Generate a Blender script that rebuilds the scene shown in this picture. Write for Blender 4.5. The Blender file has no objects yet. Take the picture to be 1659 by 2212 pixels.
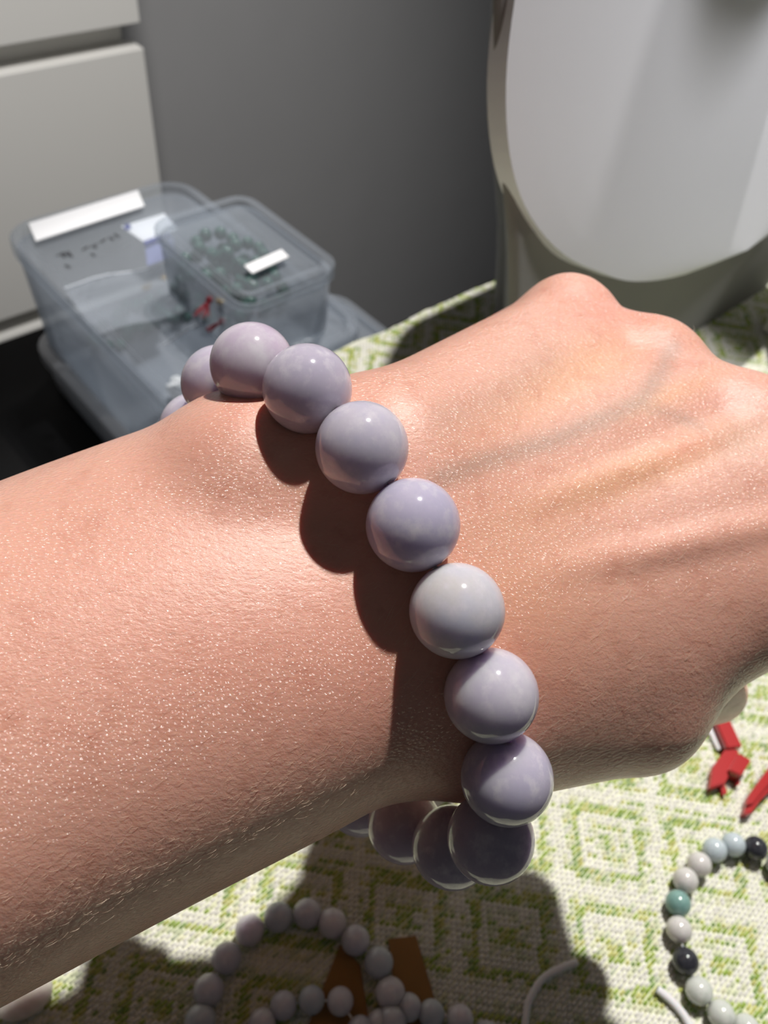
import bpy, bmesh, math, random
import numpy as np
from mathutils import Matrix, Vector
random.seed(7); rng = np.random.default_rng(7)
C = bpy.context.scene.collection
SC = bpy.context.scene
M = 0.001                                   # everything below is in millimetres

# ---------------------------------------------------------------- camera
TH, RO, FPX, CAMH = math.radians(49), math.radians(8), 1700.0, 230.0
r0 = Vector((1, 0, 0)); u0 = Vector((0, math.sin(TH), math.cos(TH))); bk = Vector((0, -math.cos(TH), math.sin(TH)))
cr = r0*math.cos(RO) + u0*math.sin(RO); cu = -r0*math.sin(RO) + u0*math.cos(RO)
cam_d = bpy.data.cameras.new('camera'); cam = bpy.data.objects.new('camera', cam_d); C.objects.link(cam)
RM = Matrix((cr, cu, bk)).transposed()
cam.matrix_world = Matrix.Translation((0, 0, CAMH*M)) @ RM.to_4x4()
cam_d.sensor_fit = 'VERTICAL'; cam_d.sensor_height = 36; cam_d.sensor_width = 27; cam_d.lens = FPX/2212*36
cam_d.clip_start = 0.005; cam_d.clip_end = 20
cam_d.dof.use_dof = True; cam_d.dof.focus_distance = 0.101; cam_d.dof.aperture_fstop = 30
SC.camera = cam

E1 = Vector((0.68, 0.7332, 0)); NN = Vector((-0.7332, 0.68, 0))
def UN(u, n, z=0.0):                         # table frame (u along the back edge, n away) -> world metres
    return (E1*u + NN*n + Vector((0, 0, z)))*M
# ---------------------------------------------------------------- light
w = bpy.data.worlds.new('world'); SC.world = w; w.use_nodes = True
w.node_tree.nodes['Background'].inputs[0].default_value = (0.93, 0.97, 1.0, 1)
w.node_tree.nodes['Background'].inputs[1].default_value = 0.045
ld = bpy.data.lights.new('ceiling_spotlight', 'SPOT'); ld.energy = 335; ld.shadow_soft_size = 0.036
ld.color = (1.0, 0.965, 0.92); ld.spot_size = math.radians(17); ld.spot_blend = 0.35
lo = bpy.data.objects.new('ceiling_spotlight', ld); C.objects.link(lo)
lo.location = (0.238, 1.185, 2.33)
lo.rotation_euler = (Vector((0.07, 0.20, 0.03))-lo.location).to_track_quat('-Z', 'Y').to_euler()
def spot(name, loc, tgt, energy, size, blend, soft, col=(1, .97, .93)):
    d_ = bpy.data.lights.new(name, 'SPOT'); d_.energy = energy; d_.shadow_soft_size = soft; d_.color = col
    d_.spot_size = math.radians(size); d_.spot_blend = blend
    o_ = bpy.data.objects.new(name, d_); C.objects.link(o_); o_.location = loc
    o_.rotation_euler = (Vector(tgt)-Vector(loc)).to_track_quat('-Z', 'Y').to_euler()
# two added lamps: one brightens the bust panel, one the wall and drawers
spot('bust_fill_spot', UN(640, -190, 1080), UN(325, 150, 150), 34, 20, .5, .12, (1, .985, .98))
spot('wall_fill_spot', (0.02, 0.02, 1.15), (-0.40, 0.90, -0.02), 76, 50, 1.0, .08)
SC.view_settings.view_transform = 'Standard'; SC.view_settings.look = 'None'
SC.view_settings.exposure = 0.0; SC.view_settings.gamma = 1.0; SC.view_settings.use_curve_mapping = False

# ---------------------------------------------------------------- coordinates
def cam2w(p):                                # camera-space mm -> world metres
    return (cam_loc + RMf @ Vector(p))*M
cam_loc = Vector((0, 0, CAMH)); RMf = RM.copy()
def P(px, py, Z):                            # photo pixel at depth Z -> camera-space mm
    return ((px-829.5)/FPX*Z, (1106-py)/FPX*Z, -Z)
def ground(px, py, z=0.0):                   # photo pixel on the horizontal plane z -> world mm
    d = RMf @ Vector(((px-829.5)/FPX, (1106-py)/FPX, -1))
    t = (z-CAMH)/d.z
    return Vector((d.x*t, d.y*t, z))

# ---------------------------------------------------------------- helpers
def mesh_obj(name, verts, faces, mat=None, parent=None, smooth=False):
    me = bpy.data.meshes.new(name); me.from_pydata([tuple(v) for v in verts], [], faces); me.update()
    if smooth: me.polygons.foreach_set('use_smooth', [True]*len(me.polygons))
    o = bpy.data.objects.new(name, me); C.objects.link(o)
    if mat: me.materials.append(mat)
    if parent: o.parent = parent; o.matrix_parent_inverse = parent_inv(parent)
    return o
def parent_inv(p):
    m = Matrix.Identity(4)
    q = p
    while q: m = Matrix.LocRotScale(q.location, q.rotation_euler, q.scale) @ m if q.parent is None else m; q = q.parent
    return m.inverted()
def bm_obj(name, bm, mat=None, parent=None, smooth=False):
    me = bpy.data.meshes.new(name); bm.to_mesh(me); bm.free()
    if smooth: me.polygons.foreach_set('use_smooth', [True]*len(me.polygons))
    o = bpy.data.objects.new(name, me); C.objects.link(o)
    if mat: me.materials.append(mat)
    if parent: o.parent = parent; o.matrix_parent_inverse = parent_inv(parent)
    return o
def tag(o, label=None, cat=None, group=None, kind=None):
    if label: o['label'] = label
    if cat: o['category'] = cat
    if group: o['group'] = group
    if kind: o['kind'] = kind
    return o
def empty(name, loc):
    o = bpy.data.objects.new(name, None); C.objects.link(o); o.location = loc; o.empty_display_size = 0.01
    return o
def box_un(bm, u0_, u1, n0, n1, z0, z1, bev=0.0):
    vs = [bm.verts.new(UN(u, n, z)) for z in (z0, z1) for n in (n0, n1) for u in (u0_, u1)]
    fs = [(0,2,3,1), (4,5,7,6), (0,1,5,4), (2,6,7,3), (0,4,6,2), (1,3,7,5)]
    faces = [bm.faces.new([vs[i] for i in f]) for f in fs]
    if bev:
        ed = {e for f in faces for e in f.edges}
        bmesh.ops.bevel(bm, geom=list(ed), offset=bev*M, segments=3, profile=0.6, affect='EDGES')
def tube(pts, rad, seg=10, caps=True, flat=1.0):
    pts = [Vector(p) for p in pts]; n = len(pts); rads = rad if isinstance(rad, (list, tuple)) else [rad]*n
    V = []; F = []; up = Vector((0, 0, 1))
    for i, p in enumerate(pts):
        t = (pts[min(i+1, n-1)]-pts[max(i-1, 0)]).normalized()
        if abs(t.dot(up)) > .95: up = Vector((1, 0, 0))
        s = t.cross(up).normalized(); q = s.cross(t).normalized()
        for k in range(seg):
            a = 2*math.pi*k/seg
            V.append(p + s*math.cos(a)*rads[i] + q*math.sin(a)*rads[i]*flat)
    for i in range(n-1):
        for k in range(seg):
            F.append((i*seg+k, i*seg+(k+1) % seg, (i+1)*seg+(k+1) % seg, (i+1)*seg+k))
    if caps: F.append(tuple(range(seg))[::-1]); F.append(tuple((n-1)*seg+k for k in range(seg)))
    return V, F
def spline(pts, n):
    pts = [np.array(p, float) for p in pts]; pp = [2*pts[0]-pts[1]] + pts + [2*pts[-1]-pts[-2]]; out = []
    m = len(pts)-1
    for i in range(n+1):
        s = i/n*m; k = min(int(s), m-1); t = s-k; a, b, c, d = pp[k:k+4]
        out.append(0.5*((2*b)+(c-a)*t+(2*a-5*b+4*c-d)*t*t+(3*b-a-3*c+d)*t**3))
    return [Vector(o) for o in out]
def sphere_mesh(name, r, seg=32, rings=20, hole=0.0, squash=1.0):
    V = []; F = []
    a0 = math.asin(min(.9, hole/r)) if hole else 0.0
    for i in range(rings+1):
        ph = a0 + (math.pi-2*a0)*i/rings
        for k in range(seg):
            a = 2*math.pi*k/seg
            V.append((r*math.sin(ph)*math.cos(a), r*math.sin(ph)*math.sin(a), r*math.cos(ph)*squash) if (hole or 0 < i < rings) else (0.02*r*math.cos(a), 0.02*r*math.sin(a), r*math.cos(ph)*squash))
    for i in range(rings):
        for k in range(seg): F.append((i*seg+k, (i+1)*seg+k, (i+1)*seg+(k+1) % seg, i*seg+(k+1) % seg))
    n0 = len(V)
    if hole:                                  # the drilled channel
        for z in (1, -1):
            for k in range(seg):
                a = 2*math.pi*k/seg; V.append((hole*math.cos(a)*.98, hole*math.sin(a)*.98, z*r*.55*squash))
        for k in range(seg):
            k2 = (k+1) % seg
            F.append((k, k2, n0+k2, n0+k)); F.append((n0+k, n0+k2, n0+seg+k2, n0+seg+k))
            F.append((rings*seg+k2, rings*seg+k, n0+seg+k, n0+seg+k2))
    else:
        F.append(tuple(range(seg))); F.append(tuple(rings*seg+k for k in range(seg))[::-1])
    me = bpy.data.meshes.new(name); me.from_pydata(V, [], F); me.update()
    me.polygons.foreach_set('use_smooth', [True]*len(me.polygons))
    return me

# ---------------------------------------------------------------- materials
def srgb(r, g, b):
    return tuple(((c/255)/12.92 if c/255 <= .04045 else ((c/255+.055)/1.055)**2.4) for c in (r, g, b))+(1,)
class Mat:
    def __init__(s, name):
        s.m = bpy.data.materials.new(name); s.m.use_nodes = True; s.t = s.m.node_tree
        s.b = s.t.nodes['Principled BSDF']; s.out = s.t.nodes['Material Output']
    def n(s, typ, ins=None, **kw):
        nd = s.t.nodes.new(typ)
        for k, v in kw.items(): setattr(nd, k, v)
        for k, v in (ins or {}).items():
            if isinstance(v, bpy.types.NodeSocket): s.t.links.new(v, nd.inputs[k])
            else: nd.inputs[k].default_value = v
        return nd
    def set(s, **kw):
        for k, v in kw.items():
            k = k.replace('_', ' ')
            if isinstance(v, bpy.types.NodeSocket): s.t.links.new(v, s.b.inputs[k])
            else: s.b.inputs[k].default_value = v
        return s
    def math(s, op, a, b=0.0, c=0.0):
        nd = s.t.nodes.new('ShaderNodeMath'); nd.operation = op
        for i, v in enumerate((a, b, c)):
            if isinstance(v, bpy.types.NodeSocket): s.t.links.new(v, nd.inputs[i])
            else: nd.inputs[i].default_value = v
        return nd.outputs[0]
    def mix(s, f, a, b, bt='MIX'):
        nd = s.t.nodes.new('ShaderNodeMix'); nd.data_type = 'RGBA'; nd.blend_type = bt
        for k, v in ((0, f), (6, a), (7, b)):
            if isinstance(v, bpy.types.NodeSocket): s.t.links.new(v, nd.inputs[k])
            else: nd.inputs[k].default_value = v
        return nd.outputs[2]
    def noise(s, scale, detail=3, rough=.5, vec=None, off=None):
        if vec is None: vec = s.n('ShaderNodeTexCoord').outputs['Object']
        if off is not None: vec = s.n('ShaderNodeVectorMath', {0: vec, 1: off}, operation='ADD').outputs[0]
        return s.n('ShaderNodeTexNoise', {'Vector': vec, 'Scale': scale, 'Detail': detail, 'Roughness': rough}).outputs['Fac']
    def ramp(s, fac, stops):
        nd = s.t.nodes.new('ShaderNodeValToRGB'); s.t.links.new(fac, nd.inputs[0]); cr_ = nd.color_ramp
        while len(cr_.elements) < len(stops): cr_.elements.new(.5)
        for e, (p, c) in zip(cr_.elements, stops): e.position = p; e.color = c
        return nd.outputs[0]
    def bump(s, h, strength=.3, dist=.0002, normal=None):
        ins = {'Height': h, 'Strength': strength, 'Distance': dist}
        if normal is not None: ins['Normal'] = normal
        return s.n('ShaderNodeBump', ins).outputs[0]
def plain(name, col, rough=.5, scale=60, var=.06, bump=.1, metallic=0, spec=.5, bd=.0002):
    m = Mat(name); nz = m.noise(scale)
    c2 = tuple(max(0, c*(1-var*2)) for c in col[:3])+(1,)
    m.set(Base_Color=m.mix(nz, c2, col), Roughness=rough, Metallic=metallic, Normal=m.bump(m.noise(scale*8), bump, bd))
    m.b.inputs['Specular IOR Level'].default_value = spec
    return m.m
def plastic(name, tint, dens=.4, rough=.35):
    m = Mat(name); t = m.t
    nz = m.noise(25, 2)
    tr = m.n('ShaderNodeBsdfTransparent', {'Color': (.93, .95, .97, 1)})
    m.set(Base_Color=tint, Roughness=rough)
    tl = m.n('ShaderNodeBsdfTranslucent', {'Color': tint})
    a = m.n('ShaderNodeMixShader', {0: .35, 1: m.b.outputs[0], 2: tl.outputs[0]})
    lw = m.n('ShaderNodeLayerWeight', {'Blend': .35})
    f = m.math('MULTIPLY_ADD', lw.outputs['Facing'], .45, m.math('MULTIPLY_ADD', nz, .12, dens-.06))
    f = m.math('MINIMUM', f, .95)
    b = m.n('ShaderNodeMixShader', {0: f, 1: tr.outputs[0], 2: a.outputs[0]})
    t.links.new(b.outputs[0], m.out.inputs[0])
    return m.m
def jade(name, c1, c2, c3, seed=0.0, sss=1.0, rough=.10):
    m = Mat(name)
    a = m.noise(160, 3, .55, off=(seed, seed*1.7, seed*.3)); b = m.noise(420, 4, .6, off=(seed*2, 0, seed)); fine = m.noise(2200, 3, .6)
    base = m.mix(m.ramp(a, [(.35, (0,0,0,1)), (.65, (1,1,1,1))]), c1, c2)
    base = m.mix(m.ramp(b, [(.50, (0,0,0,1)), (.72, (.8,.8,.8,1))]), base, c3)
    base = m.mix(m.math('MULTIPLY', fine, .18), base, (.25,.24,.3,1))
    m.set(Base_Color=base, Roughness=rough, Subsurface_Weight=sss, Subsurface_Scale=.0058, IOR=1.52)
    m.b.inputs['Subsurface Radius'].default_value = (1, .85, 1.0)
    m.set(Normal=m.bump(m.noise(900, 2), .05, .0001))
    return m.m

mat_wall = plain('grey_wall_paint', srgb(168, 168, 170), .8, 12, .04)
mat_floor = plain('dark_floor', srgb(60, 60, 62), .6, 10, .2)
mat_drawer = plain('white_drawer_lacquer', srgb(232, 231, 228), .45, 8, .01, .02)
mat_carcass = plain('white_cabinet_carcass', srgb(222, 221, 216), .6, 8, .02, .05)
mat_black = plain('black_side_table_laminate', srgb(8, 8, 10), .7, 20, .2, .05, 0, .12)
mat_bust = plain('white_leatherette', srgb(226, 227, 234), .55, 40, .01, .05)
mat_bust_body = plain('grey_bust_body', srgb(132, 131, 131), .7, 40, .03, .1)
mat_table = plain('pale_table_wood', srgb(150, 125, 95), .5, 20, .2)
mat_label = plain('white_paper_label', srgb(240, 241, 245), .6, 40, .02)
mat_blue = plain('blue_print', srgb(52, 62, 140), .6, 60, .1)
mat_ink = plain('black_marker_ink', srgb(40, 42, 48), .6, 60, .1)
mat_gold = plain('gold_metal', (.95, .62, .2, 1), .25, 60, .1, .05, 1)
mat_redthread = plain('red_thread', srgb(175, 30, 50), .7, 200, .2)
mat_redplastic = Mat('red_clip_plastic').set(Base_Color=srgb(170, 12, 16), Roughness=.3, Coat_Weight=.15).m
mat_cord = Mat('white_elastic_cord').set(Base_Color=srgb(225, 225, 228), Roughness=.3, Subsurface_Weight=.3, Subsurface_Scale=.001).m
mat_kraft = plain('brown_kraft_card', srgb(150, 108, 56), .8, 120, .12, .2)
mat_tissue = plain('white_tissue', srgb(240, 240, 240), .9, 120, .03, .3)
mat_shadow_block = plain('white_shadow_block', srgb(225, 225, 222), .6, 30, .02)
mat_clear = plastic('frosted_plastic', srgb(190, 196, 205), .23)
mat_clear2 = plastic('frosted_lid_plastic', srgb(186, 193, 203), .13)
mat_smoke = plastic('dull_bin_plastic', srgb(165, 165, 168), .50)
mat_bag = plastic('clear_zip_bag_film', srgb(205, 208, 214), .12, .15)

# ================================================================ SETTING
def struct(name, o): o['kind'] = 'structure'; return o
bm = bmesh.new(); box_un(bm, -900, 1300, 960, 1000, -760, 2600); struct('wall', bm_obj('wall_back', bm, mat_wall))
bm = bmesh.new(); box_un(bm, -900, 1300, -500, 960, -800, -760); struct('floor', bm_obj('floor', bm, mat_floor))

# work table under the cloth
bm = bmesh.new(); box_un(bm, -58, 640, -122, 221, -28, -2.6, 2.0)
tt = bm_obj('table_top', bm, mat_table)
tb = empty('work_table', UN(290, 50, -760))
tt.parent = tb; tt.matrix_parent_inverse = parent_inv(tb)
for (a, b) in ((-30, -94), (610, -94), (-30, 190), (610, 190)):
    bm = bmesh.new(); box_un(bm, a-22, a+22, b-22, b+22, -759.5, -28, 3)
    bm_obj('leg', bm, mat_table, tb)
tag(tb, 'work table hidden under the green and white woven cloth', 'table')

# ---- woven cloth with concentric diamonds
m = Mat('woven_cloth_ground'); m.set(Base_Color=m.mix(m.noise(900), srgb(200, 204, 160), srgb(232, 232, 218)), Roughness=.9); mat_ground = m.m
m = Mat('woven_cloth_yarn')
at = m.n('ShaderNodeAttribute', attribute_name='Col')
m.set(Base_Color=m.mix(m.math('MULTIPLY', m.noise(2500, 3), .35), at.outputs['Color'], m.mix(.5, at.outputs['Color'], (.35,.36,.28,1), 'MULTIPLY')), Roughness=.85,
      Normal=m.bump(m.noise(5000, 2), .5, .0002))
m.b.inputs['Specular IOR Level'].default_value = .15
mat_yarn = m.m
cl_e = empty('tablecloth', UN(150, 0, -2.6))
tag(cl_e, 'woven tablecloth with green and white concentric diamond pattern covering the table', 'tablecloth')
# sheet with a slightly ragged back edge
us = np.arange(-56, 636.1, 3.0); V = []; F = []
edge = 224 + np.convolve(rng.normal(0, 2.2, len(us)+8), np.ones(9)/9, 'valid')
for i, u in enumerate(us):
    for z in (-.45, -2.5):
        for n_ in (-120, edge[i]): V.append(UN(u, n_, z))
for i in range(len(us)-1):
    a = i*4; b = a+4
    F += [(a, b, b+1, a+1), (a+2, a+3, b+3, b+2), (a+1, b+1, b+3, a+3), (a, a+2, b+2, b)]
F += [(0, 1, 3, 2), (4*(len(us)-1), 4*(len(us)-1)+2, 4*(len(us)-1)+3, 4*(len(us)-1)+1)]
mesh_obj('cloth_sheet', V, F, mat_ground, cl_e)
SP, SQ = 1.95, 1.10                            # yarn float length and pitch
pi_ = np.arange(-55/SP, 520/SP); qi = np.arange(-119/SQ, 224/SQ)
Pg, Qg = np.meshgrid(pi_, qi, indexing='ij'); Pg = Pg.ravel(); Qg = Qg.ravel()
uu = (Pg + 0.5*(np.round(Qg) % 2))*SP; qq = Qg*SQ
nn_ = qq
edge_i = np.interp(uu, us, edge)
e1 = np.array([.68, .7332]); e2 = np.array([-.7332, .68])
X = uu*e1[0]+nn_*e2[0]; Y = uu*e1[1]+nn_*e2[1]
# keep what the picture and its surroundings can see
A = np.array(RMf.transposed())
rel = np.stack([X, Y, np.full_like(X, -CAMH)], 1) @ A.T
depth = -rel[:, 2]; ppx = 829.5+FPX*rel[:, 0]/np.maximum(depth, 1); ppy = 1106-FPX*rel[:, 1]/np.maximum(depth, 1)
keep = (depth > 20) & (ppx > -350) & (ppx < 2050) & (ppy < 2600) & (nn_ < edge_i-.3)
uu, nn_, X, Y = uu[keep], nn_[keep], X[keep], Y[keep]
g0 = ground(1205, 1700); CELL = 28.6
a_ = math.radians(-.5); ca, sa = math.cos(a_), math.sin(a_)
lx = ((X-g0.x)*ca+(Y-g0.y)*sa)/CELL; ly = (-(X-g0.x)*sa+(Y-g0.y)*ca)/CELL
fx = np.abs((lx % 1)-.5); fy = np.abs((ly % 1)-.5); cc = np.maximum(fx, fy)
N = len(X); rr = rng.random(N)
white = np.array([.74, .73, .68]); col = np.tile(white, (N, 1))
greens = np.array([srgb(146, 170, 82)[:3], srgb(176, 184, 104)[:3], srgb(138, 162, 104)[:3], srgb(190, 190, 122)[:3], srgb(160, 178, 96)[:3]])
gcol = greens[rng.integers(0, 5, N)]
par = ((np.round(uu/SP*2)+np.round(nn_/SQ)*1) % 3 == 0)
solid = ((cc > .285) & (cc < .365)) | (cc < .085)
speck = (((cc > .365) & (cc < .45)) | ((cc > .10) & (cc < .215)))
isg = (solid & (rr < .88)) | (speck & par & (rr < .85))
col[isg] = gcol[isg]
half = (speck & ~isg & (rr < .5)) | (solid & ~isg); col[half] = .55*white+.45*gcol[half]
col *= (1+rng.normal(0, .05, N))[:, None]; col = np.clip(col, 0, 1)
hl, hw = SP*.50, SQ*.42
hh = rng.normal(0, .07, N)+.15
hl_a = np.where(isg & solid, hl*1.06, np.where(isg, hl*.72, hl))*(1+rng.normal(0, .06, N)); jit = rng.normal(0, .10, (N, 2))
dirp = np.array([.68, .7332]); dirq = np.array([-.7332, .68])
vs = []
for sx, sy, top in ((-1,-1,0), (1,-1,0), (1,1,0), (-1,1,0), (-.55,-.6,1), (.55,-.6,1), (.55,.6,1), (-.55,.6,1)):
    x = X+jit[:, 0]+dirp[0]*sx*hl_a+dirq[0]*sy*hw; y = Y+jit[:, 1]+dirp[1]*sx*hl_a+dirq[1]*sy*hw
    z = np.where(top, hh, -.5)*np.ones(N)
    vs.append(np.stack([x, y, z], 1))
vs = np.stack(vs, 1).reshape(-1, 3)*M
quad = np.array([(4,5,6,7), (0,1,5,4), (1,2,6,5), (2,3,7,6), (3,0,4,7)])
fs = (np.arange(N)[:, None, None]*8+quad[None]).reshape(-1)
me = bpy.data.meshes.new('yarn'); me.vertices.add(N*8); me.vertices.foreach_set('co', vs.ravel())
me.loops.add(len(fs)); me.loops.foreach_set('vertex_index', fs.astype(np.int32))
me.polygons.add(N*5); me.polygons.foreach_set('loop_start', np.arange(N*5, dtype=np.int32)*4)
me.update(calc_edges=True); me.polygons.foreach_set('use_smooth', [True]*len(me.polygons))
ca_ = me.attributes.new('Col', 'FLOAT_COLOR', 'POINT')
ca_.data.foreach_set('color', np.repeat(np.c_[col, np.ones(N)], 8, 0).ravel())
me.materials.append(mat_yarn)
yo = bpy.data.objects.new('yarn_weave', me); C.objects.link(yo); yo.parent = cl_e; yo.matrix_parent_inverse = parent_inv(cl_e); yo['kind'] = 'stuff'
print('stitches', N)

# ---- chest of drawers
cab = empty('chest_of_drawers', UN(0, 860, -760))
bm = bmesh.new(); box_un(bm, -520, 374, 764, 950, -759.5, 330, 1.5); bm_obj('carcass', bm, mat_carcass, cab)
Nn = 740
zs = [(-311, -564), (-64, -290), (157, -43), (330, 178)]
for (zt, zb) in zs:
    bm = bmesh.new(); box_un(bm, -520, 382, Nn, 763.5, zb, zt, 1.2); d = bm_obj('drawer', bm, mat_drawer, cab)
bm = bmesh.new(); box_un(bm, -520, 382, Nn, 763.5, -755, -585, 1.2); bm_obj('drawer', bm, mat_drawer, cab)
tag(cab, 'white chest of drawers with flat handleless fronts beside the grey wall', 'chest of drawers')

# ---- black side table that carries the storage boxes
st = empty('side_table', UN(100, 430, -760))
bm = bmesh.new(); box_un(bm, -260, 330, 236, 492, -151, -131, 2); bm_obj('table_top', bm, mat_black, st)
for (a, b) in ((-240, 252), (310, 252), (-240, 475), (310, 475)):
    bm = bmesh.new(); box_un(bm, a-12, a+12, b-12, b+12, -759.5, -151, 1); bm_obj('leg', bm, mat_black, st)
tag(st, 'black side table in shade under the stack of plastic boxes', 'table')

# ================================================================ BUST DISPLAY
UC = 320.0
def outline_shield():
    # half outline (distance from centre line, height s on the sloping face)
    pts = [(0, -4), (40, -2), (74, 6), (95, 16), (115, 28), (131, 44), (139, 60), (141, 78), (138, 96), (130, 116), (112, 140), (86, 160), (62, 174), (44, 192), (38, 215), (38, 250)]
    sp = spline([(x, 0, y) for x, y in pts], 60)
    return [(p.x, p.z) for p in sp]
K = .33; KN = math.sqrt(1+K*K)
def shield_pt(x, s, off):                     # off = distance in front of the plane
    z = 70 + s/KN; n_ = 118 + K*(s/KN)
    return UN(UC+x, n_ - off/KN, z + off*K/KN)
bust = empty('bust_display', UN(UC, 165, 0.3))
hp = outline_shield()
V = []; F = []; NC = 21
def bulge(f): return 9*(1-f*f)**.6 if abs(f) < 1 else 0
rows = []
for x, s in hp:
    rows.append([len(V)+k for k in range(NC)])
    for k in range(NC):
        f = -1+2*k/(NC-1)
        V.append(shield_pt(x*f, s, 3.5*(1-f*f) if x > 0 else 0))
rb = []
for x, s in hp:
    rb.append([len(V)+k for k in range(NC)])
    for k in range(NC):
        f = -1+2*k/(NC-1)
        V.append(shield_pt(x*f, s, -7))
for i in range(len(hp)-1):
    for k in range(NC-1):
        F.append((rows[i][k], rows[i][k+1], rows[i+1][k+1], rows[i+1][k]))
        F.append((rb[i][k+1], rb[i][k], rb[i+1][k], rb[i+1][k+1]))
    F.append((rows[i+1][0], rb[i+1][0], rb[i][0], rows[i][0])); F.append((rows[i][-1], rb[i][-1], rb[i+1][-1], rows[i+1][-1]))
F.append(tuple([rows[-1][k] for k in range(NC)]+[rb[-1][k] for k in range(NC-1, -1, -1)]))
mesh_obj('front_panel', V, F, mat_bust, bust, False)
# body behind: lofted horizontal sections widening upward
V = []; F = []
secs = [(.35, 108, 132, 206), (45, 121, 131, 216), (80, 130, 130, 230), (105, 135, 133, 238), (125, 138, 139, 242), (145, 140, 145, 245), (165, 139, 152, 246), (195, 128, 162, 246), (222, 92, 170, 244), (245, 52, 178, 240), (262, 40, 184, 236), (310, 38, 190, 230)]
for z, hw_, n0, n1 in secs:
    rc = 14
    ring = []
    for (cx, cy, a0) in ((min(hw_, 46)-rc, n1-rc, 0), (-(min(hw_, 46)-rc), n1-rc, 90), (-(hw_-3), n0+3, 180), (hw_-3, n0+3, 270)):
        r_ = rc if cy > n0+5 else 3
        for q in range(5):
            a = math.radians(a0+q*22.5); ring.append((UC+cx+r_*math.cos(a), cy+r_*math.sin(a)))
    V += [UN(u, n_, z) for u, n_ in ring]
L = 20
for i in range(len(secs)-1):
    for k in range(L): F.append((i*L+k, i*L+(k+1) % L, (i+1)*L+(k+1) % L, (i+1)*L+k))
F.append(tuple(range(L))[::-1]); F.append(tuple((len(secs)-1)*L+k for k in range(L)))
mesh_obj('body', V, F, mat_bust_body, bust, False)
# neck column rising forward above the frame
V, F = tube([UN(UC-4, 150, 205), UN(UC-4, 146, 225), UN(UC-2, 146, 262), UN(UC, 150, 330), UN(UC, 150, 334)], [33*M, 38*M, 37*M, 35*M, 25*M], 28)
mesh_obj('neck', V, F, mat_bust, bust, True)
tag(bust, 'white necklace bust with rounded front panel on a grey body', 'jewelry bust')

bm = bmesh.new(); box_un(bm, 386, 560, 10, 112, .35, 100, 2)  # block added out of view to throw shadow on the cloth by the bust
tag(bm_obj('shadow_block', bm, mat_shadow_block), 'added white block out of view at the right, casting shadow beside the necklace bust', 'shadow block')

# ================================================================ STORAGE BOXES
def rrect(u0_, u1, n0, n1, r, seg=6):
    out = []
    for cx, cy, a0 in ((u1-r, n1-r, 0), (u0_+r, n1-r, 90), (u0_+r, n0+r, 180), (u1-r, n0+r, 270)):
        for q in range(seg+1):
            a = math.radians(a0+90*q/seg); out.append((cx+r*math.cos(a), cy+r*math.sin(a)))
    return out
def loft(rings, closed_bottom=True, closed_top=True):
    L = len(rings[0]); V = [UN(*p) for r in rings for p in r]; F = []
    for i in range(len(rings)-1):
        for k in range(L): F.append((i*L+k, i*L+(k+1) % L, (i+1)*L+(k+1) % L, (i+1)*L+k))
    if closed_bottom: F.append(tuple(range(L))[::-1])
    if closed_top: F.append(tuple((len(rings)-1)*L+k for k in range(L)))
    return V, F
def ring(u0_, u1, n0, n1, r, z, inset=0): return [(a, b, z) for a, b in rrect(u0_+inset, u1-inset, n0+inset, n1-inset, max(r-inset, 1))]
def storage_box(name, u0_, u1, n0, n1, z0, z1, r, mat, matlid, lidh=9, taper=5):
    e = empty(name, UN((u0_+u1)/2, (n0+n1)/2, z0))
    zt = z1-lidh+2; t = 1.6
    rings = [ring(u0_, u1, n0, n1, r, z0, taper+3), ring(u0_, u1, n0, n1, r, z0+3, taper), ring(u0_, u1, n0, n1, r, zt, 2),
             ring(u0_, u1, n0, n1, r, zt, 2+t), ring(u0_, u1, n0, n1, r, z0+4, taper+t), ring(u0_, u1, n0, n1, r, z0+2, taper+4)]
    V, F = loft(rings); mesh_obj('container', V, F, mat, e, True)
    rings = [ring(u0_, u1, n0, n1, r, z1-lidh, 1.5), ring(u0_, u1, n0, n1, r, z1-lidh, 0), ring(u0_, u1, n0, n1, r, z1-1, 0), ring(u0_, u1, n0, n1, r, z1, 1.2),
             ring(u0_, u1, n0, n1, r, z1, 6), ring(u0_, u1, n0, n1, r, z1-3, 8), ring(u0_, u1, n0, n1, r, z1-3, 14)]
    V, F = loft(rings, False, True)
    mesh_obj('lid', V, F, matlid, e, False)
    return e
b_bin = storage_box('storage_bin', 120, 292, 246, 440, -130.6, -95, 22, mat_smoke, mat_smoke, 9)
tag(b_bin, 'large dull translucent plastic bin at the bottom of the box stack', 'storage bin')
b1 = storage_box('storage_box', 122, 240, 248, 438, -94.6, -20, 20, mat_clear, mat_clear2, 10)
tag(b1, 'frosted plastic box with a long white label strip along its lid', 'storage box')
b2 = storage_box('storage_box', 164, 224, 256, 340, -22.6, 18, 12, mat_clear, mat_clear2, 7, 3)
tag(b2, 'small frosted plastic box with a short white label on top of the stack', 'storage box')
b3 = storage_box('storage_box', 242.5, 286, 252, 335, -94.6, -62, 16, mat_clear, mat_clear2, 6, 3)
tag(b3, 'low round-cornered plastic box at the right foot of the stack', 'storage box')

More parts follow.
